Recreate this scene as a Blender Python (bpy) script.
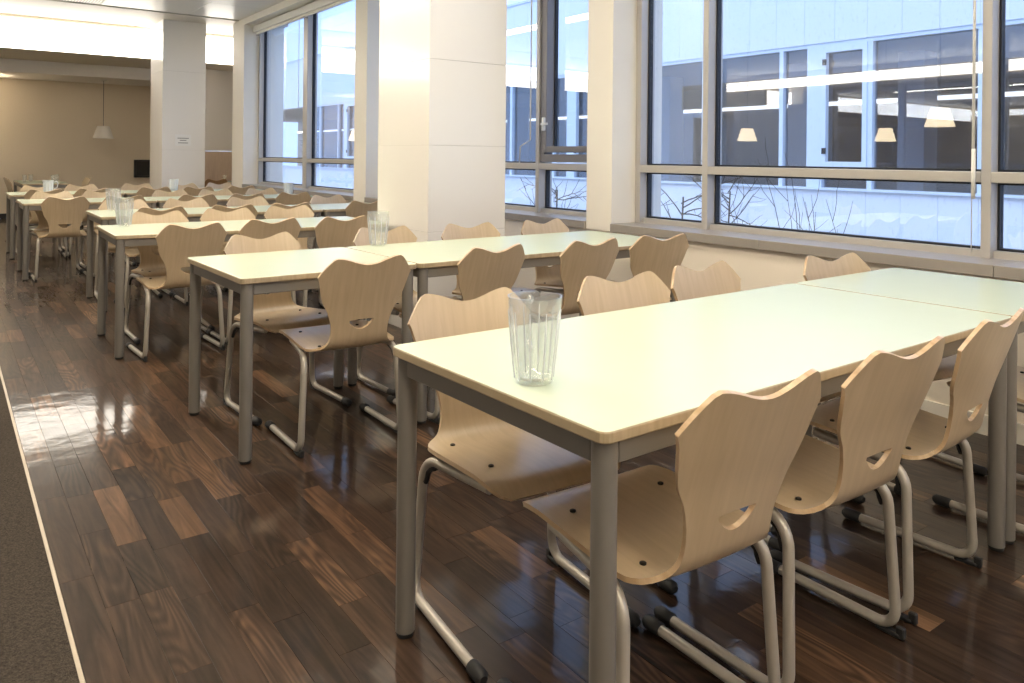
import bpy, bmesh, math, random
from mathutils import Vector, Matrix
random.seed(7)
for o in list(bpy.data.objects): bpy.data.objects.remove(o)
SC = bpy.context.scene
COL = SC.collection
PI = math.pi

# ------------------------------------------------------------------ camera
F, YAW, ROLL, SX, SY, H = 782.0, 0.638, 0.0102, 9.75, -184.0, 1.236
fw = Vector((math.sin(YAW), math.cos(YAW), 0)); rt = Vector((math.cos(YAW), -math.sin(YAW), 0)); up = Vector((0, 0, 1))
cr, sr = math.cos(ROLL), math.sin(ROLL)
r2 = cr*rt + sr*up; u2 = -sr*rt + cr*up
cam = bpy.data.cameras.new('camera'); camo = bpy.data.objects.new('camera', cam); COL.objects.link(camo)
cam.sensor_width = 36; cam.lens = F*36/1024; cam.shift_x = -SX/1024; cam.shift_y = SY/1024; cam.clip_start = .02; cam.clip_end = 200
camo.matrix_world = Matrix(((r2.x, u2.x, -fw.x, 0), (r2.y, u2.y, -fw.y, 0), (r2.z, u2.z, -fw.z, H), (0, 0, 0, 1)))
SC.camera = camo
def project(p):
    d = Vector(p) - Vector((0, 0, H)); z = d.dot(fw)
    if z < .05: return None
    return 512+SX+F*d.dot(r2)/z, 341.5+SY-F*d.dot(u2)/z, z

# ------------------------------------------------------------------ sky, exposure
W = bpy.data.worlds.new('sky'); SC.world = W; W.use_nodes = True
bg = W.node_tree.nodes['Background']; bg.inputs[0].default_value = (.43, .62, 1.0, 1); bg.inputs[1].default_value = 2.25
sun = bpy.data.lights.new('daylight', 'SUN'); sun.energy = 2.6; sun.angle = math.radians(70); sun.color = (.86, .92, 1.0)
suno = bpy.data.objects.new('daylight', sun); COL.objects.link(suno); suno.rotation_euler = (0, math.radians(-38), math.radians(-12))
SC.view_settings.view_transform = 'Standard'; SC.view_settings.look = 'None'; SC.view_settings.gamma = 1
SC.view_settings.use_curve_mapping = False; SC.view_settings.exposure = 0.0
STRIP = 21.0      # radiance of the ceiling light strip
COVE = 8.0        # radiance of the luminous bands around the room

# ------------------------------------------------------------------ materials
def nodes(m):
    m.use_nodes = True; nt = m.node_tree
    return nt, nt.nodes, nt.links
def srgb(r, g, b):
    f = lambda c: (c/255/12.92) if c/255 <= .04045 else ((c/255+.055)/1.055)**2.4
    return (f(r), f(g), f(b), 1)
def mat(name, col, rough=.5, metal=0, coat=0, noise=0, nscale=30, bump=0, bscale=200, spec=.5):
    m = bpy.data.materials.new(name); nt, N, L = nodes(m); b = N['Principled BSDF']
    b.inputs['Base Color'].default_value = col; b.inputs['Roughness'].default_value = rough
    b.inputs['Metallic'].default_value = metal; b.inputs['Coat Weight'].default_value = coat
    b.inputs['Specular IOR Level'].default_value = spec; b.inputs['Coat Roughness'].default_value = .08
    g = N.new('ShaderNodeNewGeometry')
    if noise:
        t = N.new('ShaderNodeTexNoise'); t.inputs['Scale'].default_value = nscale; t.inputs['Detail'].default_value = 4
        L.new(g.outputs['Position'], t.inputs['Vector'])
        r = N.new('ShaderNodeMapRange'); r.inputs[3].default_value = 1-noise; r.inputs[4].default_value = 1+noise
        L.new(t.outputs['Fac'], r.inputs[0])
        mx = N.new('ShaderNodeMix'); mx.data_type = 'RGBA'; mx.blend_type = 'MULTIPLY'; mx.inputs[0].default_value = 1
        mx.inputs[6].default_value = col
        L.new(r.outputs[0], mx.inputs[7]); L.new(mx.outputs[2], b.inputs['Base Color'])
    if bump:
        t2 = N.new('ShaderNodeTexNoise'); t2.inputs['Scale'].default_value = bscale; t2.inputs['Detail'].default_value = 3
        L.new(g.outputs['Position'], t2.inputs['Vector'])
        bp = N.new('ShaderNodeBump'); bp.inputs['Strength'].default_value = bump; bp.inputs['Distance'].default_value = .01
        L.new(t2.outputs['Fac'], bp.inputs['Height']); L.new(bp.outputs[0], b.inputs['Normal'])
    return m
def emit(name, col, strength):
    m = bpy.data.materials.new(name); nt, N, L = nodes(m); b = N['Principled BSDF']
    b.inputs['Base Color'].default_value = (.8, .8, .8, 1); b.inputs['Emission Color'].default_value = col; b.inputs['Emission Strength'].default_value = strength
    return m
def pane_mat(name, tint, base, edge, rough=0.0, diffuse=0.0, dcol=(.9, .92, .95, 1), spots=0):
    m = bpy.data.materials.new(name); nt, N, L = nodes(m)
    out = N['Material Output']; N.remove(N['Principled BSDF'])
    tr = N.new('ShaderNodeBsdfTransparent'); tr.inputs[0].default_value = tint
    gl = N.new('ShaderNodeBsdfGlossy'); gl.inputs['Roughness'].default_value = rough; gl.inputs[0].default_value = (1, 1, 1, 1)
    lw = N.new('ShaderNodeLayerWeight'); lw.inputs[0].default_value = .5
    pw = N.new('ShaderNodeMath'); pw.operation = 'POWER'; pw.inputs[1].default_value = 4
    L.new(lw.outputs['Facing'], pw.inputs[0])
    mr = N.new('ShaderNodeMapRange'); mr.inputs[3].default_value = base; mr.inputs[4].default_value = edge
    L.new(pw.outputs[0], mr.inputs[0])
    mx = N.new('ShaderNodeMixShader'); L.new(mr.outputs[0], mx.inputs[0]); L.new(gl.outputs[0], mx.inputs[2])
    if diffuse or spots:
        df = N.new('ShaderNodeBsdfDiffuse'); df.inputs[0].default_value = dcol
        tl = N.new('ShaderNodeBsdfTranslucent'); tl.inputs[0].default_value = dcol
        a = N.new('ShaderNodeMixShader'); a.inputs[0].default_value = .5; L.new(df.outputs[0], a.inputs[1]); L.new(tl.outputs[0], a.inputs[2])
        c = N.new('ShaderNodeMixShader'); c.inputs[0].default_value = diffuse
        if spots:   # dried rain marks on the outside of the glass
            g = N.new('ShaderNodeNewGeometry'); mp = N.new('ShaderNodeMapping'); mp.inputs['Scale'].default_value = (1, 1, .45)
            v = N.new('ShaderNodeTexNoise'); v.inputs['Scale'].default_value = 70; v.inputs['Detail'].default_value = 2
            L.new(g.outputs['Position'], mp.inputs[0]); L.new(mp.outputs[0], v.inputs['Vector'])
            r = N.new('ShaderNodeMapRange'); r.inputs[1].default_value = .60; r.inputs[2].default_value = .75; r.inputs[3].default_value = 0; r.inputs[4].default_value = spots
            L.new(v.outputs['Fac'], r.inputs[0]); L.new(r.outputs[0], c.inputs[0])
        L.new(tr.outputs[0], c.inputs[1]); L.new(a.outputs[0], c.inputs[2]); L.new(c.outputs[0], mx.inputs[1])
    else: L.new(tr.outputs[0], mx.inputs[1])
    L.new(mx.outputs[0], out.inputs[0])
    return m
def wood_floor(name, use_attr):
    m = bpy.data.materials.new(name); nt, N, L = nodes(m); b = N['Principled BSDF']
    g = N.new('ShaderNodeNewGeometry')
    if use_attr:
        a = N.new('ShaderNodeAttribute'); a.attribute_name = 'rnd'; rnd = a.outputs['Fac']
    else:
        a = N.new('ShaderNodeObjectInfo'); rnd = a.outputs['Alpha']; 
        a2 = a
    off = N.new('ShaderNodeVectorMath'); off.operation = 'SCALE'; off.inputs[0].default_value = (37, 91, 53)
    L.new(rnd, off.inputs['Scale'])
    ad = N.new('ShaderNodeVectorMath'); L.new(g.outputs['Position'], ad.inputs[0]); L.new(off.outputs[0], ad.inputs[1])
    mp = N.new('ShaderNodeMapping'); mp.inputs['Scale'].default_value = (26, 1.6, 1); L.new(ad.outputs[0], mp.inputs[0])
    n1 = N.new('ShaderNodeTexNoise'); n1.inputs['Scale'].default_value = 1; n1.inputs['Detail'].default_value = 5; n1.inputs['Distortion'].default_value = 1.6
    L.new(mp.outputs[0], n1.inputs['Vector'])
    # cathedral grain, stronger on some planks
    mp2 = N.new('ShaderNodeMapping'); mp2.inputs['Scale'].default_value = (9, 1.3, 1); L.new(ad.outputs[0], mp2.inputs[0])
    wv = N.new('ShaderNodeTexNoise'); wv.inputs['Scale'].default_value = 1; wv.inputs['Detail'].default_value = 1
    L.new(mp2.outputs[0], wv.inputs['Vector'])
    sn = N.new('ShaderNodeMath'); sn.operation = 'MULTIPLY'; sn.inputs[1].default_value = 95; L.new(wv.outputs['Fac'], sn.inputs[0])
    si = N.new('ShaderNodeMath'); si.operation = 'SINE'; L.new(sn.outputs[0], si.inputs[0])
    # base colour by plank
    rp = N.new('ShaderNodeValToRGB'); e = rp.color_ramp.elements
    e[0].position = 0; e[0].color = (.0220, .0125, .0080, 1); e[1].position = 1; e[1].color = (.125, .068, .036, 1)
    for p, c in ((.45, (.033, .0185, .0115, 1)), (.76, (.048, .0265, .0155, 1)), (.92, (.080, .043, .024, 1))):
        x = e.new(p); x.color = c
    L.new(rnd, rp.inputs[0])
    r1 = N.new('ShaderNodeMapRange'); r1.inputs[1].default_value = .3; r1.inputs[2].default_value = .7; r1.inputs[3].default_value = .52; r1.inputs[4].default_value = 1.62
    L.new(n1.outputs['Fac'], r1.inputs[0])
    # only some planks are cut so that the cathedral figure shows
    fq = N.new('ShaderNodeMath'); fq.operation = 'MULTIPLY'; fq.inputs[1].default_value = 17.31; L.new(rnd, fq.inputs[0])
    fr = N.new('ShaderNodeMath'); fr.operation = 'FRACT'; L.new(fq.outputs[0], fr.inputs[0])
    am = N.new('ShaderNodeMapRange'); am.inputs[1].default_value = .45; am.inputs[2].default_value = .9; am.inputs[3].default_value = .06; am.inputs[4].default_value = .42; L.new(fr.outputs[0], am.inputs[0])
    ma = N.new('ShaderNodeMath'); ma.operation = 'MULTIPLY_ADD'; ma.inputs[2].default_value = 1.0; L.new(si.outputs[0], ma.inputs[0]); L.new(am.outputs[0], ma.inputs[1])
    mu = N.new('ShaderNodeMath'); mu.operation = 'MULTIPLY'; L.new(r1.outputs[0], mu.inputs[0]); L.new(ma.outputs[0], mu.inputs[1])
    mx = N.new('ShaderNodeMix'); mx.data_type = 'RGBA'; mx.blend_type = 'MULTIPLY'; mx.inputs[0].default_value = 1
    L.new(rp.outputs[0], mx.inputs[6]); L.new(mu.outputs[0], mx.inputs[7]); L.new(mx.outputs[2], b.inputs['Base Color'])
    b.inputs['Roughness'].default_value = .5; b.inputs['Specular IOR Level'].default_value = .1
    b.inputs['Coat Weight'].default_value = .6; b.inputs['Coat Roughness'].default_value = .085
    w2 = N.new('ShaderNodeTexNoise'); w2.inputs['Scale'].default_value = 7; w2.inputs['Detail'].default_value = 3; L.new(g.outputs['Position'], w2.inputs['Vector'])
    bp = N.new('ShaderNodeBump'); bp.inputs['Strength'].default_value = .14; bp.inputs['Distance'].default_value = .01
    mm = N.new('ShaderNodeMath'); mm.operation = 'MULTIPLY_ADD'; mm.inputs[1].default_value = .2; L.new(n1.outputs['Fac'], mm.inputs[0]); L.new(w2.outputs['Fac'], mm.inputs[2])
    L.new(mm.outputs[0], bp.inputs['Height']); L.new(bp.outputs[0], b.inputs['Normal']); L.new(bp.outputs[0], b.inputs['Coat Normal'])
    return m
def beech(name, c0, c1, rough=.38):
    m = bpy.data.materials.new(name); nt, N, L = nodes(m); b = N['Principled BSDF']
    tc = N.new('ShaderNodeTexCoord'); oi = N.new('ShaderNodeObjectInfo')
    ad = N.new('ShaderNodeVectorMath'); L.new(tc.outputs['Object'], ad.inputs[0])
    cb = N.new('ShaderNodeVectorMath'); cb.operation = 'SCALE'; cb.inputs[0].default_value = (13, 7, 9); L.new(oi.outputs['Random'], cb.inputs['Scale'])
    L.new(cb.outputs[0], ad.inputs[1])
    mp = N.new('ShaderNodeMapping'); mp.inputs['Scale'].default_value = (60, 6, 5); L.new(ad.outputs[0], mp.inputs[0])
    n = N.new('ShaderNodeTexNoise'); n.inputs['Scale'].default_value = 1; n.inputs['Detail'].default_value = 5; n.inputs['Distortion'].default_value = .4; L.new(mp.outputs[0], n.inputs['Vector'])
    rp = N.new('ShaderNodeValToRGB'); rp.color_ramp.elements[0].position = .3; rp.color_ramp.elements[1].position = .7
    rp.color_ramp.elements[0].color = c0; rp.color_ramp.elements[1].color = c1
    L.new(n.outputs['Fac'], rp.inputs[0]); L.new(rp.outputs[0], b.inputs['Base Color'])
    b.inputs['Roughness'].default_value = rough; b.inputs['Coat Weight'].default_value = .6; b.inputs['Coat Roughness'].default_value = .28
    return m
def perforated(name, col):
    m = bpy.data.materials.new(name); nt, N, L = nodes(m); b = N['Principled BSDF']
    g = N.new('ShaderNodeNewGeometry'); mp = N.new('ShaderNodeMapping'); mp.inputs['Scale'].default_value = (28, 28, 28); L.new(g.outputs['Position'], mp.inputs[0])
    fr = N.new('ShaderNodeVectorMath'); fr.operation = 'FRACTION'; L.new(mp.outputs[0], fr.inputs[0])
    sb = N.new('ShaderNodeVectorMath'); sb.operation = 'SUBTRACT'; sb.inputs[1].default_value = (.5, .5, 0); L.new(fr.outputs[0], sb.inputs[0])
    ml = N.new('ShaderNodeVectorMath'); ml.operation = 'MULTIPLY'; ml.inputs[1].default_value = (1, 1, 0); L.new(sb.outputs[0], ml.inputs[0])
    ln = N.new('ShaderNodeVectorMath'); ln.operation = 'LENGTH'; L.new(ml.outputs[0], ln.inputs[0])
    lt = N.new('ShaderNodeMath'); lt.operation = 'LESS_THAN'; lt.inputs[1].default_value = .30; L.new(ln.outputs['Value'], lt.inputs[0])
    mx = N.new('ShaderNodeMix'); mx.data_type = 'RGBA'; mx.inputs[6].default_value = col; mx.inputs[7].default_value = (.22, .20, .17, 1)
    L.new(lt.outputs[0], mx.inputs[0]); L.new(mx.outputs[2], b.inputs['Base Color']); b.inputs['Roughness'].default_value = .4
    return m

M = {}
M['plaster'] = mat('cream wall paint', (.86, .79, .69, 1), .6, noise=.02, nscale=5)
M['pier'] = mat('white wall paint', (.88, .84, .765, 1), .5, noise=.02, nscale=5)
M['column'] = mat('glossy white cladding', (.88, .86, .835, 1), .22, coat=.3)
M['joint'] = mat('shadow joint', (.68, .66, .63, 1), .8)
M['ceiling'] = mat('ceiling paint', (.76, .73, .67, 1), .35, noise=.02, nscale=2)
M['perf'] = perforated('perforated ceiling metal', (.80, .77, .70, 1))
M['ledge'] = mat('pale ceiling margin', (.66, .62, .54, 1), .5)
M['soffit'] = mat('beige soffit', (.64, .57, .46, 1), .6)
M['backwall'] = mat('taupe fabric wall', (.78, .68, .545, 1), .8, noise=.06, nscale=60, bump=.2, bscale=300)
M['wainscot'] = beech('pale oak wainscot', (.62, .47, .36, 1), (.70, .54, .42, 1))
M['alcove'] = mat('grey alcove wall', (.80, .76, .72, 1), .6)
M['strip'] = emit('ceiling strip light', (1, .87, .68, 1), STRIP)
M['strip_fill'] = emit('added fill strip over tables', (1, .87, .68, 1), STRIP*.36)  # weaker glow for the added fill strip
M['cove'] = emit('luminous cove band', (1, .93, .82, 1), COVE)
M['cove_dim'] = emit('dim luminous band', (1, .93, .82, 1), 3.0)
M['alu'] = mat('window aluminium', (.50, .48, .46, 1), .38, metal=.25)
M['alu_dark'] = mat('casement aluminium', (.22, .21, .22, 1), .4, metal=.25)
M['gasket'] = mat('black gasket', (.012, .014, .02, 1), .5)
M['sill'] = mat('grey stone sill', (.32, .295, .27, 1), .35, noise=.05, nscale=40)
M['white_metal'] = mat('white enamel', (.80, .79, .76, 1), .35)
M['glass'] = pane_mat('window glass', (.95, .97, 1, 1), .085, .8, spots=.07)
M['glass_far'] = pane_mat('far window glass', (.74, .78, .84, 1), .10, .8)
M['table'] = mat('pale green laminate', (.555, .630, .480, 1), .27, noise=.015, nscale=8)
M['edge'] = beech('table edge ply', (.40, .31, .19, 1), (.50, .40, .26, 1), .45)
M['steel'] = mat('grey lacquered steel', (.225, .208, .188, 1), .38, metal=.15, noise=.03, nscale=20)
M['tube'] = mat('pale grey tube', (.42, .385, .335, 1), .28, metal=.25, noise=.05, nscale=40)
M['black'] = mat('black rubber', (.012, .012, .013, 1), .55)
M['beech'] = beech('beech plywood', (.50, .38, .235, 1), (.57, .44, .285, 1))
M['ply_edge'] = beech('plywood edge', (.42, .27, .14, 1), (.62, .46, .29, 1), .5)
M['honey'] = beech('honey wood', (.35, .19, .08, 1), (.42, .25, .11, 1))
M['screw'] = mat('dark screw', (.03, .025, .02, 1), .4, metal=.6)
M['jug'] = pane_mat('clear plastic', (.95, .955, .95, 1), .06, .85, rough=.03, diffuse=.10)
M['rib'] = pane_mat('whitened plastic glint', (.95, .95, .95, 1), .10, .7, rough=.05, diffuse=.50)  # white tone stands in for bright refraction lines along the facets
M['jug_white'] = pane_mat('milky plastic', (.9, .9, .9, 1), .08, .6, rough=.08, diffuse=.6)
M['carpet'] = mat('brown carpet', (.080, .066, .054, 1), .95, noise=.9, nscale=150, bump=1.0, bscale=300, spec=.1)
M['brass'] = mat('pale metal strip', (.38, .32, .25, 1), .4, metal=.3)
M['floor_base'] = mat('dark subfloor', (.012, .008, .006, 1), .6)
M['plank'] = wood_floor('lacquered wenge plank', False)
M['plank_far'] = wood_floor('lacquered wenge planks', True)
M['panel'] = mat('pale blue cladding panel', (.66, .71, .79, 1), .45, noise=.03, nscale=1.5)
M['fac_frame'] = mat('facade frame', (.58, .66, .75, 1), .4)
M['dim'] = mat('dim interior', (.42, .39, .35, 1), .8)
M['ground'] = mat('courtyard gravel', (.42, .42, .42, 1), .9, noise=.3, nscale=60, bump=.6, bscale=80)
M['branch'] = mat('dark bark', (.045, .035, .03, 1), .8)
M['shade'] = mat('lamp shade fabric', (.80, .76, .70, 1), .7)
M['shade_lit'] = emit('lit lamp shade', (1, .80, .50, 1), 6.0)
M['paper'] = mat('paper', (.85, .85, .85, 1), .7)
M['ink'] = mat('grey ink', (.25, .25, .27, 1), .7)
M['screen'] = mat('dark screen', (.03, .03, .03, 1), .2)

# ------------------------------------------------------------------ helpers
def link(name, me, m=None, parent=None):
    o = bpy.data.objects.new(name, me); COL.objects.link(o)
    if m is not None and me is not None and len(me.materials) == 0: me.materials.append(m)
    if parent is not None: o.parent = parent
    return o
def tag(o, label, cat, group=None):
    o['label'] = label; o['category'] = cat
    if group: o['group'] = group
    return o
def structure(o): o['kind'] = 'structure'; return o
def thing(name, label, cat, loc=(0, 0, 0), rz=0, group=None):
    o = bpy.data.objects.new(name, None); COL.objects.link(o); o.location = loc; o.rotation_euler = (0, 0, rz); o.empty_display_size = .1
    return tag(o, label, cat, group)
BOXF = [(0, 3, 2, 1), (4, 5, 6, 7), (0, 1, 5, 4), (1, 2, 6, 5), (2, 3, 7, 6), (3, 0, 4, 7)]
class MB:
    def __init__(s): s.v = []; s.f = []; s.mi = []
    def add(s, v, f, mi=0):
        n = len(s.v); s.v += [tuple(p) for p in v]; s.f += [tuple(i+n for i in q) for q in f]; s.mi += [mi]*len(f); return s
    def box(s, x0, x1, y0, y1, z0, z1, mi=0):
        return s.add([(x0, y0, z0), (x1, y0, z0), (x1, y1, z0), (x0, y1, z0), (x0, y0, z1), (x1, y0, z1), (x1, y1, z1), (x0, y1, z1)], BOXF, mi)
    def tube(s, pts, r, n=10, caps=True, mi=0):
        pts = [Vector(p) for p in pts]; rs = r if isinstance(r, (list, tuple)) else [r]*len(pts)
        t0 = (pts[1]-pts[0]).normalized(); a = t0.orthogonal().normalized(); rings = []
        for i, p in enumerate(pts):
            t = (pts[min(i+1, len(pts)-1)]-pts[max(i-1, 0)]).normalized()
            a = (a - t*a.dot(t)).normalized(); b = t.cross(a)
            rings.append([p+(a*math.cos(2*PI*k/n)+b*math.sin(2*PI*k/n))*rs[i] for k in range(n)])
        v = [q for R in rings for q in R]; f = []
        for i in range(len(pts)-1):
            for k in range(n): f.append((i*n+k, i*n+(k+1) % n, (i+1)*n+(k+1) % n, (i+1)*n+k))
        if caps: f.append(tuple(range(n))[::-1]); f.append(tuple((len(pts)-1)*n+k for k in range(n)))
        return s.add(v, f, mi)
    def lathe(s, prof, n=16, c=(0, 0, 0), mi=0, mod=None):
        v = []; f = []
        for i, (r, z) in enumerate(prof):
            for k in range(n):
                a = 2*PI*k/n; rr = r*(mod(a, z) if mod else 1)
                v.append((c[0]+rr*math.cos(a), c[1]+rr*math.sin(a), c[2]+z))
        for i in range(len(prof)-1):
            for k in range(n): f.append((i*n+k, i*n+(k+1) % n, (i+1)*n+(k+1) % n, (i+1)*n+k))
        if prof[0][0] > 1e-6: f.append(tuple(range(n))[::-1])
        if prof[-1][0] > 1e-6: f.append(tuple((len(prof)-1)*n+k for k in range(n)))
        return s.add(v, f, mi)
    def mesh(s, name, mats, smooth=False, bevel=0, seg=2, angle=None):
        me = bpy.data.meshes.new(name); me.from_pydata(s.v, [], s.f)
        for m in (mats if isinstance(mats, (list, tuple)) else [mats]): me.materials.append(m)
        me.polygons.foreach_set('material_index', s.mi)
        if bevel:
            bm = bmesh.new(); bm.from_mesh(me)
            bmesh.ops.bevel(bm, geom=[e for e in bm.edges if e.calc_face_angle(0) > .6], offset=bevel, segments=seg, affect='EDGES', profile=.5)
            bm.to_mesh(me); bm.free()
        if smooth:
            me.polygons.foreach_set('use_smooth', [True]*len(me.polygons))
            if angle: me.set_sharp_from_angle(angle=angle)
        me.update(); return me
    def obj(s, name, mats, parent=None, **k): return link(name, s.mesh(name, mats, **k), None, parent)
def box(name, m, x0, x1, y0, y1, z0, z1, parent=None, bevel=0):
    return MB().box(min(x0, x1), max(x0, x1), min(y0, y1), max(y0, y1), min(z0, z1), max(z0, z1)).obj(name, m, parent, bevel=bevel, seg=2)
def arc(p0, p1, p2, r, n=6):
    """points rounding corner p1 between p0 and p2"""
    p0, p1, p2 = Vector(p0), Vector(p1), Vector(p2); a = (p0-p1).normalized(); b = (p2-p1).normalized()
    th = a.angle(b); d = r/math.tan(th/2); c = p1+(a+b).normalized()*(r/math.sin(th/2))
    s, e = p1+a*d-c, p1+b*d-c; ax = s.cross(e).normalized(); tot = s.angle(e)
    return [c+Matrix.Rotation(tot*i/n, 3, ax) @ s for i in range(n+1)]

# ================================================================== THE ROOM
CEIL = 3.38; WX = 3.80; GX = 4.12; FX = 4.03; HEAD = 3.28; SILL = .775
XL = -8.6; YB = -3.9
# floor
floor = structure(MB().box(XL, 4.6, YB, 17.6, -.20, -.012).obj('floor', M['floor_base']))
PW = .0865; GAP = .0003
LENS = [.34, .42, .50, .58, .66]
planks = []
MATX = .268
nx = int((4.55-MATX-.012)/PW)
rp = random.Random(3)
for i in range(nx):
    x = MATX+.012+PW*(i+.5); y = -1.2-rp.random()*.5
    while y < 17.3:
        k = rp.randrange(len(LENS)); l = LENS[k]
        if not (x > WX+.05 and y < 13.0): planks.append((x, y+l/2, k, rp.random()))
        y += l
def psize(p):
    q = project((p[0], p[1], 0))
    if q is None or not (-15 < q[0] < 1040 and 160 < q[1] < 700): return 0
    return 1/q[2]**3
order = sorted(range(len(planks)), key=lambda i: -psize(planks[i]))
pm = []
def plank_geo(l):
    w = PW/2-GAP; h = l/2-GAP; c = .0003; z = .0
    v = [(-w, -h, -.011), (w, -h, -.011), (w, h, -.011), (-w, h, -.011), (-w, -h, -c), (w, -h, -c), (w, h, -c), (-w, h, -c), (-w+c, -h+c, z), (w-c, -h+c, z), (w-c, h-c, z), (-w+c, h-c, z)]
    f = [(0, 1, 5, 4), (1, 2, 6, 5), (2, 3, 7, 6), (3, 0, 4, 7), (4, 5, 9, 8), (5, 6, 10, 9), (6, 7, 11, 10), (7, 4, 8, 11), (8, 9, 10, 11)]
    return v, f
for l in LENS:
    v, f = plank_geo(l); pm.append(MB().add(v, f).mesh('plank', M['plank']))
for i in order[:300]:
    x, y, k, r = planks[i]; o = link('plank', pm[k], None, floor); o.location = (x, y, 0); o.color = (1, 1, 1, r)
st = MB(); rr = []
for i in order[300:]:
    x, y, k, r = planks[i]; v, f = plank_geo(LENS[k]); st.add([(a+x, b+y, c) for a, b, c in v], f); rr += [r]*len(f)
so = st.obj('plank_field', M['plank_far'], floor); so['kind'] = 'stuff'
at_ = so.data.attributes.new('rnd', 'FLOAT', 'FACE'); at_.data.foreach_set('value', rr)
# carpet and edge strip
cp = box('carpet', M['carpet'], -2.6, MATX, YB+.05, 17.3, -.012, .002)
tag(cp, 'dark brown carpet along the aisle left of the plank floor', 'carpet')
structure(MB().box(MATX, MATX+.011, YB+.05, 17.3, -.012, .003).obj('trim_1', M['brass'], bevel=.001))
box('floor_left', M['carpet'], XL, -2.6, YB, 17.3, -.012, 0, floor)

# ceiling: slab, recessed joints between panels, strip light
ceiling = structure(MB().box(XL-.1, 4.6, YB-.1, 14.36, CEIL+.03, CEIL+.25).obj('ceiling', M['ceiling']))
S0a, S0b = .22, .60
pan = MB().box(-.595, .595, -.595, .595, 0, .03).mesh('ceiling_panel', M['ceiling'], bevel=.004, seg=1)
panp = MB().box(-.595, .595, -.595, .595, 0, .03).mesh('ceiling_panel', M['perf'], bevel=.004, seg=1)
ix = [(.62, 1.82), (1.82, 3.02), (3.02, 3.86)]
y = 12.72
while y > YB:
    for j, (a, b) in enumerate(ix):
        o = link('ceiling_panel', panp if j == 0 else pan, None, ceiling)
        o.location = ((a+b)/2, y-.6, CEIL); o.scale = ((b-a)/1.2, 1, 1)
    for j in range(7):
        o = link('ceiling_panel', pan if j else panp, None, ceiling); b = .20-1.2*j; o.location = (b-.6, y-.6, CEIL)
    y -= 1.2
box('ceiling_margin', M['ledge'], XL, 4.6, 12.745, 14.36, CEIL-.012, CEIL+.03, ceiling)
def strip_light(x0, x1, y0, y1, lab, mt='strip'):
    t = thing('strip_light', lab, 'light', ((x0+x1)/2, (y0+y1)/2, CEIL-(.03 if mt == 'strip_fill' else 0)), 0, 'ceiling strip lights')
    hx, hy = (x1-x0)/2, (y1-y0)/2
    MB().box(-hx+.012, hx-.012, -hy+.012, hy-.012, .012, .022).obj('diffuser', M[mt], t)
    m = MB().box(-hx, -hx+.012, -hy, hy, 0, .03).box(hx-.012, hx, -hy, hy, 0, .03).box(-hx+.012, hx-.012, -hy, -hy+.012, 0, .03).box(-hx+.012, hx-.012, hy-.012, hy, 0, .03)
    m.obj('frame', M['white_metal'], t)
strip_light(1.95, 2.55, -3.4, 6.3, 'added unseen fill light strip above the three nearest table rows', 'strip_fill')  # out of view, added to brighten the nearest tables and chairs
strip_light(S0a, S0b, -3.7, 12.70, 'long bright ceiling strip light above the aisle beside the tables')

# bulkhead with luminous band, soffits, back wall
Y1, Y2, Y3 = 14.36, 16.03, 17.5; ZB, ZB2 = 2.84, 2.62
bk = structure(MB().box(XL, 4.6, Y1, Y3+.1, ZB, CEIL+.25).obj('wall_bulkhead', M['soffit']))
box('light_band', M['cove'], XL, 4.5, Y1-.02, Y1, ZB+.004, CEIL-.07, bk)
structure(MB().box(XL, 3.46, Y2, Y3+.1, ZB2, ZB).obj('trim_2', M['alcove']))
structure(MB().box(XL, 4.0, Y3, Y3+.12, 0, ZB2).obj('wall_back', M['backwall']))
structure(MB().box(MATX, 3.44, Y3-.02, Y3, 0, .09).obj('baseboard_back', M['black']))
# alcove to the right of the far column
al = structure(MB().box(3.46, 4.6, 15.40, 15.52, 1.30, ZB).obj('wall_alcove', M['alcove']))
box('wall_alcove_stub', M['alcove'], 3.46, 3.58, 15.52, Y3, 0, ZB2, al)
for k in range(2):
    box('wainscot_panel', M['wainscot'], 3.46+.52*k+.002, 3.46+.52*(k+1)-.002, 15.385, 15.52, 0, 1.295, al, bevel=.002)
structure(MB().box(4.5, 4.6, 13.06, 15.4, 0, ZB).obj('wall_alcove_side', M['plaster']))
# left and rear walls (only mirrored in the panes)
wl = structure(MB().box(XL-.1, XL, YB, Y3, 0, CEIL+.25).obj('wall_left', M['backwall']))
box('light_band', M['cove'], XL, XL+.02, YB+.3, Y1-.05, CEIL-.34, CEIL-.12, wl)
wf = structure(MB().box(XL, WX+.5, YB-.1, YB, 0, CEIL+.25).obj('wall_front', M['plaster']))
box('light_band', M['cove'], XL+.3, WX-.1, YB, YB+.02, CEIL-.20, CEIL-.12, wf)  # unseen band, added for more light on faces turned to the camera

# window wall: piers, spandrel, parapet below the sills
openings = [(8.36, 12.48), (4.323, 8.044), (.30, 4.056), (-3.75, .03)]
wr = structure(MB().box(WX+.02, 4.30, YB, 13.06, -.012, SILL-.055).obj('wall_right', M['plaster']))
box('spandrel', M['pier'], WX, 4.30, YB, 13.06, HEAD, CEIL+.25, wr)
ys = [YB] + [q for o in reversed(openings) for q in o] + [13.06]
for a, b in zip(ys[::2], ys[1::2]): box('pier', M['pier'], WX, 4.30, a, b, SILL-.055, HEAD, wr)
box('end_return', M['pier'], 4.30, 4.60, 12.94, 13.06, 0, CEIL+.25, wr)
structure(MB().box(WX+.005, WX+.02, YB, 13.06, 0, .09).obj('baseboard_right', M['pier']))

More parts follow.
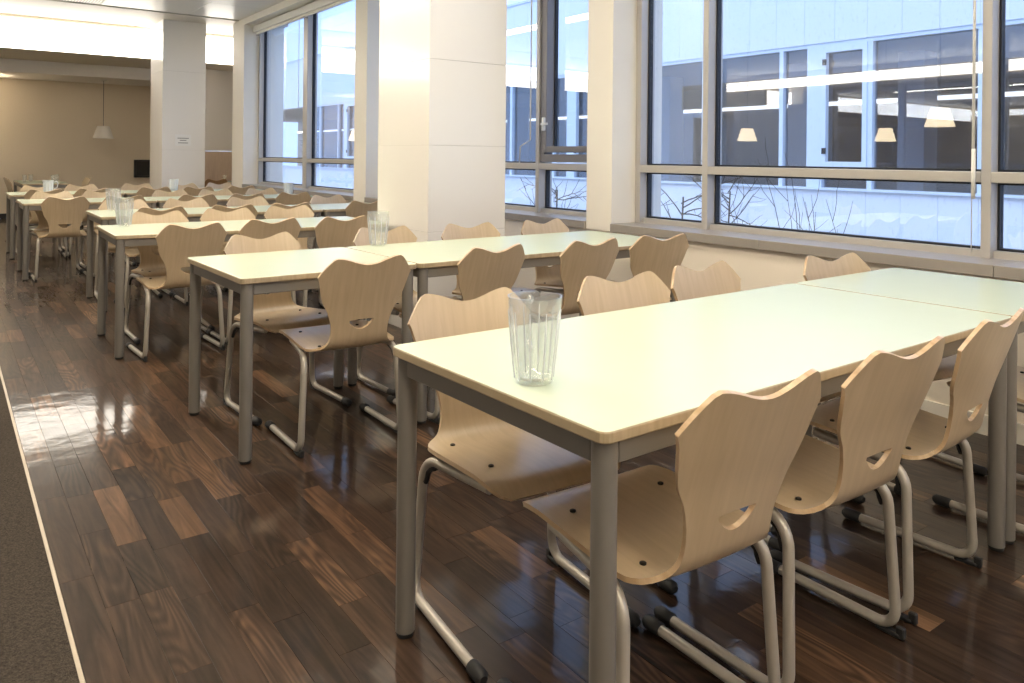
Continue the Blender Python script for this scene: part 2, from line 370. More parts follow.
def window(n, y0, y1, mulls, tz=(1.138, 1.190), casement=None):
    """mulls: list of (ya, yb) mullions between y0 and y1"""
    w = structure(bpy.data.objects.new('window_%d' % n, None)); COL.objects.link(w); w.location = (FX, (y0+y1)/2, SILL)
    w['label'] = 'aluminium framed window in the right hand wall'
    off = Vector(w.location)
    def bx(name, m, a, b, c, d, e, f, parent=w, bevel=0):
        o = box(name, m, a-off.x, b-off.x, c-off.y, d-off.y, e-off.z, f-off.z, parent, bevel); return o
    JW = .05
    bx('jamb', M['alu'], FX, 4.17, y0, y0+JW, SILL, HEAD, bevel=.003); bx('jamb', M['alu'], FX, 4.17, y1-JW, y1, SILL, HEAD, bevel=.003)
    bx('head_rail', M['alu'], FX, 4.17, y0+JW, y1-JW, HEAD-.06, HEAD)
    bx('bottom_rail', M['alu'], FX+.03, 4.17, y0+JW, y1-JW, SILL, SILL+.035)
    for a, b in mulls: bx('mullion', M['alu'], FX-.005, 4.17, a, b, SILL, HEAD-.06, bevel=.003)
    cells = []; prev = y0+JW
    for a, b in sorted(mulls): cells.append((prev, a)); prev = b
    cells.append((prev, y1-JW))
    for a, b in cells:
        bx('transom', M['alu'], FX-.005, 4.17, a, b, tz[0], tz[1], bevel=.003)
        for z0, z1 in ((SILL+.035, tz[0]), (tz[1], HEAD-.06)):
            if casement and z1 > 2 and abs((a+b)/2-casement) < .5:
                # opening casement with its own darker frame, set inside the cell
                cs = bx('casement', M['alu_dark'], FX+.01, FX+.10, a+.005, a+.055, z0+.01, z1-.01)
                for (c, d, e, f) in ((b-.055, b-.005, z0+.01, z1-.01), (a+.055, b-.055, z0+.01, z0+.075), (a+.055, b-.055, z1-.075, z1-.01)):
                    bx('casement_rail', M['alu_dark'], FX+.01, FX+.10, c, d, e, f, w)
                for (c, d, e, f) in ((a+.065, a+.105, z0+.09, z1-.09), (b-.105, b-.065, z0+.09, z1-.09), (a+.105, b-.105, z0+.09, z0+.14), (a+.105, b-.105, z1-.14, z1-.09)):
                    bx('sash_rail', M['alu_dark'], FX-.012, FX+.09, c, d, e, f, w, .004)
                g = .012
                for (c, d, e, f) in ((a+.105, a+.105+g, z0+.14, z1-.14), (b-.105-g, b-.105, z0+.14, z1-.14)):
                    bx('gasket', M['gasket'], GX-.02, GX+.01, c, d, e, f, w)
                bx('pane', M['glass'], GX-.003, GX+.003, a+.105+g, b-.105-g, z0+.14, z1-.14)
                # handle on the side away from the camera
                hb = bx('handle', M['white_metal'], FX-.035, FX-.012, b-.10, b-.07, 1.46, 1.57, w, .004)
                bx('lever', M['white_metal'], FX-.055, FX-.035, b-.16, b-.075, 1.505, 1.525, w, .004)
                continue
            g = .011
            for (c, d, e, f) in ((a, a+g, z0, z1), (b-g, b, z0, z1), (a+g, b-g, z0, z0+g), (a+g, b-g, z1-g, z1)):
                bx('gasket', M['gasket'], GX-.02, GX+.02, c, d, e, f)
            bx('pane', M['glass'], GX-.003, GX+.003, a+g, b-g, z0+g, z1-g)
    # sill of stone slabs
    n = max(1, round((y1-y0)/1.25)); st = (y1-y0)/n
    for k in range(n): bx('sill_slab', M['sill'], WX-.015, FX+.03, y0+st*k+.0012, y0+st*(k+1)-.0012, SILL-.055, SILL, w, .003)
    # blind cassette with rolled fabric and end bracket
    bx('blind_cassette', M['white_metal'], 3.93, 4.02, y0+.03, y1-.03, HEAD-.115, HEAD-.012, w, .008)
    bx('blind_rail', M['pier'], 3.965, 3.99, y0+.05, y1-.05, HEAD-.150, HEAD-.115, w, .004)
    return w, off
w1, o1 = window(1, 8.36, 12.48, [(10.40, 10.55)])
w2, o2 = window(2, 4.323, 8.044, [(5.19, 5.235), (6.55, 6.60)], casement=4.75)
w3, o3 = window(3, .30, 4.056, [(1.665, 1.71), (3.388, 3.434)])
w4, o4 = window(4, -3.75, .03, [(-1.2, -1.155)])
def rod(w, off, pts, r=.006, name='blind_rod'):
    MB().tube([Vector(p)-off for p in pts], r, 8).obj(name, M['white_metal'], w, smooth=True)
rod(w3, o3, [(3.98, 1.725, 3.18), (3.98, 1.725, 1.20)], .006); rod(w3, o3, [(3.98, 1.725, 1.30), (3.98, 1.725, 1.06)], .010, 'rod_grip')
rod(w3, o3, [(4.0, 1.74, 3.18), (4.0, 1.74, .80)], .0025, 'blind_cord')
rod(w2, o2, [(3.98, 5.25, 3.16), (3.98, 5.25, 1.385), (3.98, 5.39, 1.33), (3.98, 5.40, 1.19)], .006, 'blind_crank')
rod(w1, o1, [(3.98, 10.60, 3.14), (3.98, 10.60, 1.9)], .004)

# columns clad in panels
def column(x0, x1, y0, y1, joints, lab):
    t = thing('column', lab, 'column', ((x0+x1)/2, (y0+y1)/2, 0)); hx, hy = (x1-x0)/2, (y1-y0)/2
    MB().box(-hx+.012, hx-.012, -hy+.012, hy-.012, 0, CEIL).obj('core', M['joint'], t)
    zs = [0.0]+joints+[CEIL]; g = .0009
    for a, b in zip(zs[:-1], zs[1:]):
        a += g; b -= g
        MB().box(-hx, hx, -hy, -hy+.012, a, b).obj('cladding_panel', M['column'], t, bevel=.002)
        MB().box(-hx, hx, hy-.012, hy, a, b).obj('cladding_panel', M['column'], t, bevel=.002)
        MB().box(-hx, -hx+.012, -hy+.012, hy-.012, a, b).obj('cladding_panel', M['column'], t)
        MB().box(hx-.012, hx, -hy+.012, hy-.012, a, b).obj('cladding_panel', M['column'], t)
    return t
column(2.66, 3.30, 4.65, 5.42, [.72, 1.314, 1.905, 2.50], 'big square white column behind the second table row')
column(2.80, 3.453, 13.35, 14.24, [.72, 1.30, 2.56], 'far square white column with a small notice on it')
# notice: paper with grey lines of small print
nt_ = thing('notice', 'small white paper notice on the far column', 'notice', (3.113, 13.348, 1.46))
MB().box(-.12, .12, -.004, 0, -.09, .09).obj('sheet', M['paper'], nt_)
for z, w in ((.03, .085), (-.005, .05), (-.045, .075)):
    MB().box(-w, w, -.0055, -.004, z-.006, z+.006).obj('print_line', M['ink'], nt_)
# dark wall screen at the back
tv = thing('wall_screen', 'black framed screen on the back wall left of the far column', 'screen', (3.0, Y3, .93))
for a in ((-.02, .02, -.18, .18), (.30, .34, -.18, .18), (.02, .30, -.18, -.14), (.02, .30, .14, .18)):
    MB().box(a[0]+.16-.0, a[1]+.16, -.09, -.001, a[2], a[3]).obj('frame', M['black'], tv)
MB().box(.18, .46, -.05, -.001, -.14, .14).obj('panel', M['screen'], tv)

# ================================================================== OUTSIDE
structure(MB().box(4.30, 12.0, -14, 48, -.7, -.6).obj('courtyard_ground', M['ground']))
FXX = 12.0
fc = structure(MB().box(FXX+.03, FXX+.4, -14, 48, 3.24, 5.2).box(FXX+.03, FXX+.4, -14, 48, -.7, .74).obj('wall_opposite', M['joint']))
PWD = .572
up_m = MB().box(0, .03, .002, PWD-.002, 3.235, 5.2).mesh('facade_panel', M['panel'])
lo_m = MB().box(0, .03, .002, PWD-.002, -.6, .735).mesh('facade_panel', M['panel'])
yy = 5.70-PWD*14
k = 0
while yy < 30:
    for me in (up_m, lo_m):
        o = link('facade_panel', me, None, fc); o.location = (FXX, yy, 0)
    yy += PWD; k += 1
box('facade_cladding', M['panel'], FXX, FXX+.03, yy, 48, 3.235, 5.2, fc); box('facade_cladding', M['panel'], FXX, FXX+.03, yy, 48, -.6, .735, fc)
box('parapet_cap', M['fac_frame'], FXX-.03, FXX+.43, -14, 48, 5.2, 5.26, fc)
box('window_ledge', M['fac_frame'], FXX-.06, FXX+.3, -14, 48, .74, .78, fc)
# facade windows repeat the pattern of this side
fz = [(.88, 1.06), (1.12, 3.20)]
per = 6.48
n = 5
for base in [-7.94+per*i for i in range(6)]:
    wn = structure(bpy.data.objects.new('window_%d' % n, None)); COL.objects.link(wn); n += 1
    wn.location = (FXX, base, .88); off = Vector(wn.location)
    def fb(name, m, a, b, c, d, e, f, parent=wn): return box(name, m, a-off.x, b-off.x, c-off.y, d-off.y, e-off.z, f-off.z, parent)
    edges = [(base, base+.14), (base+1.735, base+1.82), (base+2.63, base+2.92), (base+3.40, base+3.48), (base+5.15, base+5.25)]
    for a, b in edges: fb('mullion', M['fac_frame'], FXX+.02, FXX+.14, a, b, .78, 3.24)
    for (a0, a1), (b0, b1) in zip(edges, edges[1:]+[(base+per, base+per)]):
        fb('rail', M['fac_frame'], FXX+.02, FXX+.14, a1, b0, 1.06, 1.12); fb('rail', M['fac_frame'], FXX+.02, FXX+.14, a1, b0, 3.17, 3.24)
        fb('pane', M['glass_far'], FXX+.10, FXX+.106, a1, b0, .78, 1.06); fb('pane', M['glass_far'], FXX+.10, FXX+.106, a1, b0, 1.12, 3.17)
    a, b = edges[1][1], edges[2][0]      # casement
    for (c, d, e, f) in ((a, a+.08, 1.12, 3.17), (b-.08, b, 1.12, 3.17), (a+.08, b-.08, 1.12, 1.22), (a+.08, b-.08, 3.06, 3.17)):
        fb('sash_rail', M['fac_frame'], FXX+.0, FXX+.09, c, d, e, f)
    for z in (1.4, 2.9): fb('hinge', M['gasket'], FXX-.02, FXX+.0, b-.09, b-.02, z-.05, z+.05)
# dim rooms behind the opposite windows
wo = structure(MB().box(18.0, 18.1, -14, 48, -.1, 3.5).obj('wall_opposite_interior', M['dim']))
box('light_band', M['cove_dim'], 17.98, 18.0, -14, 48, 2.62, 2.72, wo)
structure(MB().box(FXX+.4, 18.0, -14, 48, -.1, 0).obj('floor_opposite', M['dim']))
structure(MB().box(FXX+.4, 18.0, -14, 48, 3.3, 3.4).obj('ceiling_opposite', M['dim']))
for yq in (1, 7.2, 9.6, 13.5, 20): structure(MB().box(14.6, 15.1, yq, yq+.5, 0, 3.3).obj('trim_%d' % (10+int(yq)), M['alcove']))

# bare shrubs in the courtyard
def shrub(x, y, z0, stems, spread, hgt, lab, seed):
    R = random.Random(seed); t = thing('bare_shrub', lab, 'shrub', (x, y, z0), 0, 'bare shrubs in the courtyard')
    for s in range(stems):
        a = R.uniform(0, 2*PI); p = Vector((R.uniform(-.15, .15), R.uniform(-spread, spread)*.6, 0)); d = Vector((math.cos(a)*.12, R.uniform(-1, 1)*spread*.5, 1)).normalized()
        m = MB(); pts = [p.copy()]; h = hgt*R.uniform(.7, 1.05); n_ = 7
        for i in range(n_):
            d = (d+Vector((R.uniform(-.1, .1), R.uniform(-.16, .16), .04))).normalized(); p = p+d*h/n_; pts.append(p.copy())
        m.tube(pts, [.0075*(1-.75*i/n_) for i in range(n_+1)], 5)
        for i in range(2, n_):
            if R.random() < .6:
                q = pts[i].copy(); e = (d+Vector((R.uniform(-.5, .5), R.choice((-1, 1))*R.uniform(.5, 1.1), R.uniform(-.2, .3)))).normalized(); tw = [q.copy()]
                for j in range(4): e = (e+Vector((R.uniform(-.2, .2), R.uniform(-.2, .2), R.uniform(-.1, .25)))).normalized(); q = q+e*h*.07; tw.append(q.copy())
                m.tube(tw, [.0032, .003, .0026, .0022, .0016], 4)
        m.obj('branch', M['branch'], t)
def sprawl(x, y, z0, lab, seed):
    R = random.Random(seed); t = thing('bare_shrub', lab, 'shrub', (x, y, z0), 0, 'bare shrubs in the courtyard')
    MB().tube([(0, 0, 0), (.02, .03, .8), (0, -.02, 1.5)], [.014, .011, .008], 6).obj('trunk', M['branch'], t)
    for s in range(9):
        m = MB(); p = Vector((R.uniform(-.02, .02), 0, R.uniform(1.1, 1.5))); sg = 1 if s % 2 else -1
        d = Vector((R.uniform(-.3, .3), sg, R.uniform(-.1, .9))).normalized(); pts = [p.copy()]
        for i in range(8):
            d = (d+Vector((R.uniform(-.2, .2), R.uniform(-.1, .1), R.uniform(-.25, .25)))).normalized(); p = p+d*.085; pts.append(p.copy())
        m.tube(pts, [.0065-.0006*i for i in range(9)], 5)
        for i in (2, 3, 4, 5, 6):
            q = pts[i].copy(); e = (d+Vector((R.uniform(-.4, .4), R.uniform(-.6, .6), R.choice((-1, 1))*R.uniform(.5, 1)))).normalized(); tw = [q.copy()]
            for j in range(4): e = (e+Vector((R.uniform(-.2, .2), R.uniform(-.2, .2), R.uniform(-.2, .2)))).normalized(); q = q+e*.045; tw.append(q.copy())
            m.tube(tw, [.003, .0027, .0024, .002, .0015], 4)
        m.obj('branch', M['branch'], t)
sprawl(5.3, 4.75, -.6, 'bare sprawling shrub behind the narrow lower window pane', 5)
sprawl(6.7, 5.35, -.6, 'bare twiggy shrub left behind the wide lower window pane', 8)
shrub(6.9, 4.45, -.6, 9, .75, 1.85, 'upright bare stems behind the wide lower window pane', 21)
sprawl(5.2, 6.4, -.6, 'bare shrub behind the lower pane of the casement window', 13)

# ================================================================== TABLES
TH = .745; TT = .024
def table_meshes(L, D=.80):
    r = .022; hx = L; hy = D
    bm = bmesh.new()
    pts = []
    for cx, cy, a0 in ((hx-r, r, -PI/2), (hx-r, hy-r, 0), (r, hy-r, PI/2), (r, r, PI)):
        for i in range(5): a = a0+i*PI/8; pts.append((cx+r*math.cos(a), cy+r*math.sin(a)))
    n = len(pts); v = []
    ins = .0025
    cxm, cym = hx/2, hy/2
    def inset(p, d): return (p[0]-math.copysign(d, p[0]-cxm), p[1]-math.copysign(d, p[1]-cym))
    ring = [[(*inset(p, ins), TH-TT) for p in pts], [(*p, TH-TT+.003) for p in pts], [(*p, TH-.004) for p in pts], [(*inset(p, .0012), TH-.001) for p in pts], [(*inset(p, .003), TH) for p in pts]]
    m = MB(); V = [q for R in ring for q in R]; m.add(V, [tuple(range(n))[::-1]], 0)
    m.v = [tuple(q) for q in V]
    for i in range(4):
        for k in range(n): m.f.append((i*n+k, i*n+(k+1) % n, (i+1)*n+(k+1) % n, (i+1)*n+k)); m.mi.append(1 if i >= 3 else 0)
    m.f.append(tuple(4*n+k for k in range(n))); m.mi.append(1)
    bm.free()
    top = m.mesh('table_top', [M['edge'], M['table']])
    z0, z1 = TH-TT-.048, TH-TT
    a = .012; t = .026; c = .055
    rails = [MB().box(c, L-c, a+.006, a+.006+t, z0, z1), MB().box(c, L-c, D-a-.006-t, D-a-.006, z0, z1), MB().box(a+.006, a+.006+t, c, D-c, z0, z1), MB().box(L-a-.006-t, L-a-.006, c, D-c, z0, z1)]
    return top, [q.mesh('apron_rail', M['steel'], bevel=.003, seg=1) for q in rails]
leg_me = MB().lathe([(.0245, .012), (.025, .014), (.025, TH-TT)], 20).mesh('leg', M['steel'], smooth=True, angle=.8)
foot_me = MB().lathe([(.021, 0), (.0225, .003), (.0225, .012)], 16).mesh('foot_glide', M['black'], smooth=True, angle=.8)
tcache = {}
def table(x, y, L, ang, lab, D=.80, z=0):
    if (L, D) not in tcache: tcache[(L, D)] = table_meshes(L, D)
    top, rails = tcache[(L, D)]
    t = thing('dining_table', lab, 'table', (x, y, z), math.radians(ang), 'dining tables')
    link('table_top', top, None, t)
    for r in rails: link('apron_rail', r, None, t)
    for lx, ly in ((.034, .034), (L-.034, .034), (.034, D-.034), (L-.034, D-.034)):
        l = link('leg', leg_me, None, t); l.location = (lx, ly, 0)
        f = link('foot_glide', foot_me, None, l)
    return t
def row(x, y, lens, ang, ords):
    a = math.radians(ang); px = x; py = y
    for i, L in enumerate(lens):
        where = 'at the aisle end of' if i == 0 else 'at the window end of'
        size = {1.8: 'long', .8: 'short', 1.2: 'medium length'}[L]
        if len(lens) == 1: where = 'forming'
        table(px, py, L, ang, '%s pale green topped table %s the %s table row' % (size, where, ords))
        px += (L+.012)*math.cos(a); py += (L+.012)*math.sin(a)
ORD = ['front', 'second', 'third', 'fourth', 'fifth', 'sixth']
row(.953, 1.030, [1.8, .8], 1.1, ORD[0])
row(.954, 3.139, [.8, 1.8], 1.1, ORD[1])
row(.832, 5.184, [1.8], -.9, ORD[2])
row(.987, 6.776, [1.8, .8], 0, ORD[3])
row(.622, 8.876, [1.2, 1.8], -.3, ORD[4])
row(.627, 10.72, [1.2, 1.8], -.4, ORD[5])

# ================================================================== CHAIRS
def interp(tab, s):
    for (a, va), (b, vb) in zip(tab, tab[1:]):
        if s <= b:
            t = (s-a)/(b-a); t = t*t*(3-2*t) if False else t
            return va+(vb-va)*t
    return tab[-1][1]
def smooth_tab(ctrl, n=120):
    """Catmull-Rom through control points (x increasing)"""
    out = []
    P = [ctrl[0]]+ctrl+[ctrl[-1]]
    for i in range(1, len(P)-2):
        p0, p1, p2, p3 = P[i-1], P[i], P[i+1], P[i+2]
        for k in range(10):
            t = k/10
            q = tuple(.5*((2*p1[j])+(-p0[j]+p2[j])*t+(2*p0[j]-5*p1[j]+4*p2[j]-p3[j])*t*t+(-p0[j]+3*p1[j]-3*p2[j]+p3[j])*t**3) for j in range(len(p1)))
            out.append(q)
    out.append(tuple(ctrl[-1])); return out
# centre-line profile (y, z): seat front edge to backrest top
prof = smooth_tab([(.245, .416), (.225, .434), (.18, .442), (.06, .436), (-.07, .424), (-.135, .420), (-.175, .428), (-.206, .458), (-.224, .51), (-.250, .61), (-.277, .69), (-.300, .76), (-.322, .822)])
acc = [0.0]
for a, b in zip(prof, prof[1:]): acc.append(acc[-1]+math.hypot(b[0]-a[0], b[1]-a[1]))
SL = acc[-1]
def P_at(s):
    s = min(max(s, 0), SL)
    for i in range(len(acc)-1):
        if s <= acc[i+1]+1e-9:
            t = (s-acc[i])/max(acc[i+1]-acc[i], 1e-9)
            return prof[i][0]+(prof[i+1][0]-prof[i][0])*t, prof[i][1]+(prof[i+1][1]-prof[i][1])*t
    return prof[-1]
# measure s at the bend
sb = next(acc[i] for i in range(len(prof)) if prof[i][0] < -.17)   # start of the bend
T = SL
wt = smooth_tab([(0, .150), (.012, .176), (.04, .196), (.10, .204), (.25, .207), (sb-.055, .204), (sb-.02, .192), (sb+.005, .165), (sb+.030, .143), (sb+.06, .130), (sb+.10, .127), (sb+.14, .133), (sb+.19, .150), (sb+.24, .176), (T-.100, .199), (T-.078, .208), (T-.055, .205), (T, .15)])
def half(s): return interp(wt, s)
HB = .143
def top_s(x):        # top edge: dip between two horns, then falling to the outer corners
    a = abs(x)
    if a <= HB: return T-.034*(.5+.5*math.cos(PI*a/HB))**1.0
    t = (a-HB)/(.208-HB)
    return T-.082*t**1.25
s_hole = next(acc[i] for i in range(len(prof)) if prof[i][1] > .546)      # height of the hand hole
def shell_mesh():
    NX = 30; us = [-1+2*i/NX for i in range(NX+1)]
    sA, sB = s_hole-.004, s_hole+.004
    ss = [sA*j/42 for j in range(43)]; jh = 42
    ss += [sB+(T-sB)*j/36 for j in range(37)]
    NS = len(ss)-1; c0, c1 = 9, 21
    v = []; s_ext = T-.080
    for j, sv in enumerate(ss):
        for i, u in enumerate(us):
            if sv <= s_ext:
                s = sv; x = u*half(s)
                a = min(abs(u)/.4, 1); bell = 1-a*a
                if sv <= sA: s -= .034*bell*max(0, 1-(sA-sv)/.09)**2       # smile: deep lower lip, shallow upper lip
                else: s -= -.003*bell*max(0, 1-(sv-sB)/.05)**2
            else:
                q = (sv-s_ext)/(T-s_ext); x = u*.2075
                s = s_ext+(top_s(x)-s_ext)*q
            y, z = P_at(s)
            k = min(max((s-sb)/.12, 0), 1)
            y += k*.55*x*x; z += (1-k)*min(max(s/.1, 0), 1)*.20*x*x
            v.append((x, y, z))
    f = []
    for j in range(NS):
        for i in range(NX):
            if j == jh and c0 <= i < c1: continue
            a = j*(NX+1)+i; f.append((a, a+1, a+NX+2, a+NX+1))
    me = MB().add(v, f).mesh('shell_raw', [M['beech'], M['ply_edge']], smooth=True)
    o = bpy.data.objects.new('tmp_shell', me); COL.objects.link(o)
    sd = o.modifiers.new('s', 'SOLIDIFY'); sd.thickness = .011; sd.offset = 0; sd.use_even_offset = False; sd.material_offset_rim = 1
    bpy.context.view_layer.update()
    dg = bpy.context.evaluated_depsgraph_get()
    res = bpy.data.meshes.new_from_object(o.evaluated_get(dg)); res.name = 'shell'
    bpy.data.objects.remove(o)
    res.polygons.foreach_set('use_smooth', [True]*len(res.polygons)); res.set_sharp_from_angle(angle=.7)
    return res
shell_me = shell_mesh()
shell_honey = shell_me.copy(); shell_honey.materials.clear(); shell_honey.materials.append(M['honey']); shell_honey.materials.append(M['honey'])
TR = .0135
def leg_path(sg):
    a = (sg*.158, .15, .410); b = (sg*.208, -.140, .404); c = (sg*.228, -.160, TR+.006); d = (sg*.228, .245, TR+.006)
    return [Vector(a)]+arc(a, b, c, .068, 7)+arc(b, c, d, .050, 7)+[Vector(d)]
legm, capm, glidem, bumpm = {}, {}, {}, {}
for sg in (-1, 1):
    legm[sg] = MB().tube(leg_path(sg), TR, 12).mesh('leg', M['tube'], smooth=True, angle=1.0)
    x = sg*.228; z = TR+.006
    capm[sg] = MB().tube([(x, .195, z), (x, .198, z), (x, .245, z), (x, .256, z-.001)], [TR+.001, TR+.0045, TR+.0045, TR-.003], 12).mesh('end_cap', M['black'], smooth=True, angle=.9)
    g = MB().box(x-.011, x+.011, -.170, -.105, 0, .012); g.box(x-.008, x+.008, -.182, -.160, 0, .030); glidem[sg] = g.mesh('rear_glide', M['black'], bevel=.003, seg=1)
    pth = leg_path(sg)[1:]
    bumpm[sg] = MB().tube([Vector(q)+Vector((0, .017 if i > 3 else .010, -.014 if i <= 5 else -.004)) for i, q in enumerate(pth[1:8])] , .007, 6).mesh('bumper', M['black'], smooth=True)
barm = MB().tube([(-.168, .06, .409), (.168, .06, .409)], .010, 8).mesh('cross_bar', M['tube'], smooth=True, angle=1.0)
screwm = MB().lathe([(.0072, 0), (.0072, .0035), (.004, .005)], 10).mesh('screw', M['screw'])
sc_pos = [(sx*.135, sy) for sx in (-1, 1) for sy in (.11, -.115)]
def seat_z(x, y):
    best = min(range(len(prof)), key=lambda i: abs(prof[i][0]-y)+(1 if prof[i][1] > .455 else 0)); return prof[best][1]+.20*x*x+.0055
def chair(hx, hy, face, lab, group, detail=2, jitter=0, shell=None, z=0, name='plywood_chair'):
    """hx, hy: ground point under the middle of the backrest top; face: rotation, 0 = facing +Y"""
    a = math.radians(jitter)+face
    cx = hx+.322*(-math.sin(a)); cy = hy+.322*math.cos(a)
    t = thing(name, lab, 'chair', (cx, cy, z), a, group)
    link('seat_shell', shell or shell_me, None, t)
    for sg in (-1, 1):
        l = link('leg', legm[sg], None, t)
        link('end_cap', capm[sg], None, l); link('rear_glide', glidem[sg], None, l)
        if detail > 1: link('bumper', bumpm[sg], None, l)
    link('cross_bar', barm, None, t)
    if detail > 1:
        for x, y in sc_pos:
            s = link('screw', screwm, None, t); s.location = (x, y, seat_z(x, y))
    return t
NUM = ['first', 'second', 'third', 'fourth', 'fifth']
near = [
    [(1.255, .890), (1.775, .888), (2.335, .915), (3.12, .80)],
    [(1.418, 2.945), (2.10, 3.00), (2.69, 2.975), (3.184, 2.966)],
    [(1.218, 4.918), (1.74, 5.05), (2.225, 5.008)],
    [(1.39, 6.60), (1.947, 6.62), (2.450, 6.66), (3.19, 6.69)],
    [(.955, 8.56), (1.46, 8.55), (2.14, 8.50), (2.65, 8.50), (3.20, 8.60)],
    [(.95, 10.36), (1.45, 10.45), (2.15, 10.60), (2.66, 10.56), (3.23, 10.62)]]
far = [
    [(1.309, 2.057), (1.962, 2.06), (2.43, 2.09), (3.168, 1.975)],
    [(1.354, 4.145), (2.080, 4.175), (2.658, 4.145), (3.242, 4.15)],
    [(1.25, 6.10), (1.774, 6.22), (2.296, 6.33)],
    [(1.315, 7.78), (1.84, 7.79), (2.42, 7.83), (3.27, 7.87)],
    [(.955, 9.76), (1.45, 9.95), (2.13, 9.76), (2.64, 9.76), (3.20, 9.79)],
    [(.98, 11.62), (1.48, 11.80), (2.18, 11.95), (2.75, 11.80), (3.29, 11.95)]]
rj = random.Random(11)
jit_near = {(0, 0): -2, (0, 1): -1, (0, 2): 4, (1, 0): -.7, (1, 1): 6, (1, 2): 2.5, (1, 3): -7}
jit_far = {(0, 0): -6, (0, 1): -6, (0, 2): 1, (0, 3): -9, (1, 0): 4, (1, 2): -5, (1, 3): 2}
for ri in range(6):
    det = 2 if ri < 3 else 1
    n_ = len(near[ri])
    for ci, (x, y) in enumerate(near[ri]):
        chair(x, y, 0, 'beech plywood chair on near side of the %s table row, %s from the aisle' % (ORD[ri], NUM[ci]), 'beech plywood chairs at the dining tables', det, jit_near.get((ri, ci), rj.uniform(-3, 3)))
    for ci, (x, y) in enumerate(far[ri]):
        chair(x, y, PI, 'beech plywood chair on far side of the %s table row, %s from the aisle' % (ORD[ri], NUM[ci]), 'beech plywood chairs at the dining tables', det, jit_far.get((ri, ci), rj.uniform(-3, 3)))
# table group by the back wall
table(1.66, 14.45, 1.8, 90, 'pale topped table standing crosswise before the taupe back wall', D=.66)
for i, yq in enumerate((14.80, 15.32, 15.84)):
    chair(.83, yq, -PI/2, 'wooden chair on the aisle side of the back wall table, %s from the camera' % NUM[i], 'chairs at the back wall table', 1, rj.uniform(-2, 2))
chair(2.02, 15.1, PI/2, 'wooden chair on the window side of the back wall table', 'chairs at the back wall table', 1, 6)
# table in the alcove right of the far column
table(3.63, 14.30, .8, 0, 'small table in the alcove beside the wood wainscot', D=.66)
chair(3.74, 13.70, 0, 'honey wood chair at the alcove table, left one', 'honey wood chairs in the alcove', 1, 2, shell_honey, name='honey_wood_chair')
chair(4.22, 13.70, 0, 'honey wood chair at the alcove table, right one', 'honey wood chairs in the alcove', 1, -2, shell_honey, name='honey_wood_chair')

# ================================================================== JUGS AND GLASSES
def jug_meshes(h, rb, rt_, m):
    N_ = 48; t = .0028
    def fl(a, z):
        w = min(max((z-.012)/.03, 0), 1)*min(max((h-.018-z)/.02, 0), 1)
        return 1+w*.085*(.4-abs(math.cos(a*5)))
    def spout(a, z):
        k = min(max((z-(h-.035))/.035, 0), 1); d = math.atan2(math.sin(a-PI), math.cos(a-PI))
        return fl(a, z)*(1+.16*k*k*math.exp(-(d/.28)**2))
    zs = [0, .004, .012, .03, .05, .08, .11, .14, h-.035, h-.02, h-.008, h]
    ro = lambda z: rb+(rt_-rb)*(z/h)**.9
    prof_o = [(rb-.006, 0)]+[(ro(z), z) for z in zs[1:]]
    prof_i = [(ro(z)-t, z) for z in zs[::-1][:-3]]+[(rb-.008, .010), (0.0001, .010)]
    b = MB().lathe(prof_o+prof_i, N_, mod=spout).mesh('jug_body', m, smooth=True, angle=1.2)
    rb_ = MB()
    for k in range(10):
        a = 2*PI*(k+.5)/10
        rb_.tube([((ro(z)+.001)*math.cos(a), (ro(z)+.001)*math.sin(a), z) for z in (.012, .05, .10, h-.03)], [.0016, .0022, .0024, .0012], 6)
    rib = rb_.mesh('flute_glints', M['rib'], smooth=True)
    pts = [(ro(h-.02)-.002, 0, h-.022), (ro(h)+.022, 0, h-.018), (ro(h)+.040, 0, h-.035), (ro(h)+.038, 0, h*.55), (ro(h)+.028, 0, h*.38), (ro(h*.3)+.0, 0, h*.30)]
    sp = smooth_tab(pts)
    hd = MB().tube(sp, .0065, 8).mesh('handle', m, smooth=True)
    return b, hd, rib
jug_b, jug_h, jug_r = jug_meshes(.190, .040, .060, M['jug'])
jug_b2, jug_h2, jug_r2 = jug_meshes(.150, .048, .060, M['jug_white'])
def jug(x, y, rz, lab, meshes=(jug_b, jug_h, jug_r)):
    t = thing('water_jug', lab, 'jug', (x, y, TH), rz, 'plastic water jugs on the tables')
    link('body', meshes[0], None, t); link('handle', meshes[1], None, t); link('flute_glints', meshes[2], None, t)
jug(1.042, 1.352, 1.05, 'clear fluted plastic water jug on the front table')
jug(1.915, 3.89, 1.1, 'clear fluted plastic water jug on the second table row')
jug(.985, 5.80, 1.2, 'clear fluted plastic water jug on the third table row')
jug(1.18, 7.45, 1.2, 'clear fluted plastic water jug on the fourth table row')
jug(1.06, 11.25, .0, 'milky white plastic jug with side handle on the sixth table row', (jug_b2, jug_h2, jug_r2))
jug(3.45, 9.50, 1.2, 'milky plastic jug on the fifth table row near the window', (jug_b2, jug_h2, jug_r2))
jug(2.52, 11.3, 1.2, 'milky plastic jug on the sixth table row in front of the far column', (jug_b2, jug_h2, jug_r2))
gl_me = MB().lathe([(.026, 0), (.034, .12), (.0325, .12), (.0245, .006), (.0001, .006)], 20).mesh('tumbler', M['jug'], smooth=True, angle=.9)
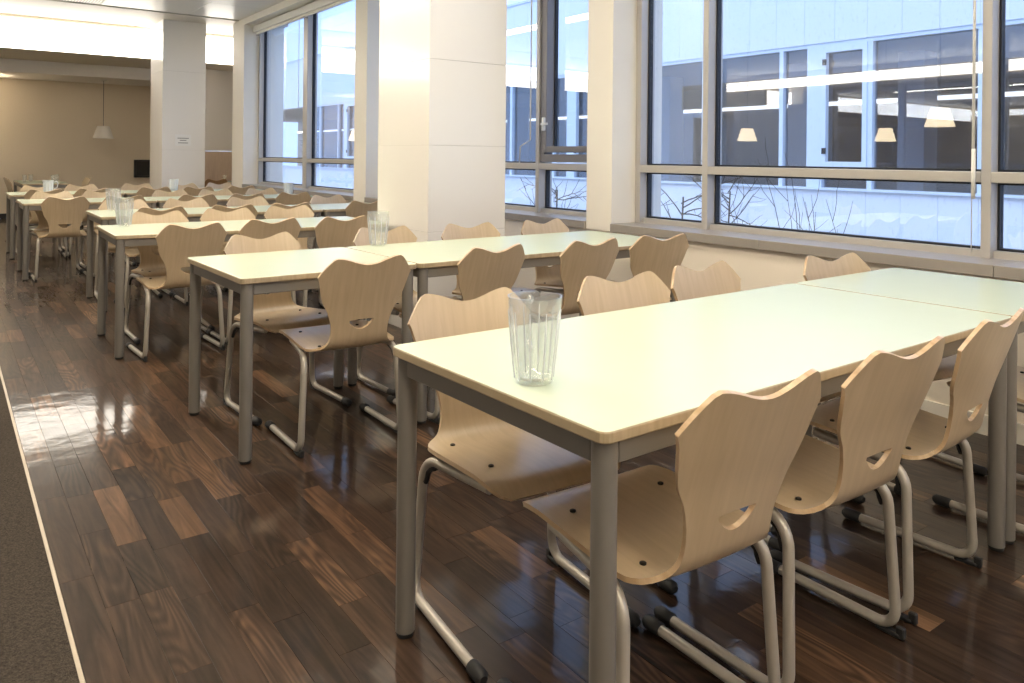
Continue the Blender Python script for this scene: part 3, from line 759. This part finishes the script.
for x, y, lab in ((1.10, 15.3, 'clear tumbler on the left of the back wall table, front one'), (1.20, 15.45, 'clear tumbler on the left of the back wall table, rear one'),
                  (1.50, 15.2, 'clear tumbler on the right of the back wall table, front one'), (1.57, 15.4, 'clear tumbler on the right of the back wall table, rear one'), (4.12, 14.6, 'clear tumbler on the alcove table')):
    o = link('tumbler', gl_me); o.location = (x, y, TH); tag(o, lab, 'tumbler', 'tumblers')

# ================================================================== PENDANT LAMPS
sh = MB().lathe([(.175, -.115), (.178, -.113), (.105, .115), (.100, .117), (.098, .115), (.171, -.113)], 28)
sh_me = sh.mesh('shade', M['shade'], smooth=True, angle=.9)
sh_lit = sh.mesh('shade', M['shade_lit'], smooth=True, angle=.9)
bulb = MB().lathe([(.0001, -.03), (.022, -.018), (.028, 0), (.022, .018), (.0001, .03)], 14).mesh('bulb', M['paper'], smooth=True)
def pendant(x, y, z, zc, lit, lab):
    t = thing('pendant_lamp', lab, 'lamp', (x, y, z), 0, 'pendant lamps')
    link('shade', sh_lit if lit else sh_me, None, t); link('bulb', bulb, None, t)
    if lit:
        pl = bpy.data.lights.new('bulb_light', 'POINT'); pl.energy = 200 if y > 16 else 25; pl.color = (1, .8, .55); pl.shadow_soft_size = .03
        po = bpy.data.objects.new('bulb_light', pl); COL.objects.link(po); po.parent = t; po.location = (0, 0, -.05)
    MB().tube([(0, 0, .03), (0, 0, zc-z-.012)], .004, 6).obj('cord', M['black'], t)
    MB().lathe([(.05, zc-z-.022), (.05, zc-z-.001)], 16).obj('ceiling_rose', M['white_metal'], t)
    MB().box(-.10, .10, -.004, .004, .111, .116).box(-.004, .004, -.10, .10, .111, .116).obj('spider', M['white_metal'], t)
pendant(2.44, 16.55, 1.63, ZB2, False, 'white cone pendant lamp hanging before the taupe back wall')
pendant(-5.1, 7.25, 1.70, CEIL, True, 'lit cone pendant lamp mirrored in the wide window pane, left one')
pendant(-2.0, 4.85, 1.80, CEIL, True, 'lit cone pendant lamp mirrored in the wide window pane, right one')
pendant(-3.8, 9.2, 1.70, CEIL, True, 'lit cone pendant lamp mirrored beside the left window mullion')
pendant(-2.6, 9.45, 1.80, CEIL, True, 'lit cone pendant lamp mirrored in the narrow window pane')
pendant(.50, 16.9, 1.70, ZB2, True, 'lit cone pendant lamp mirrored in the far window')
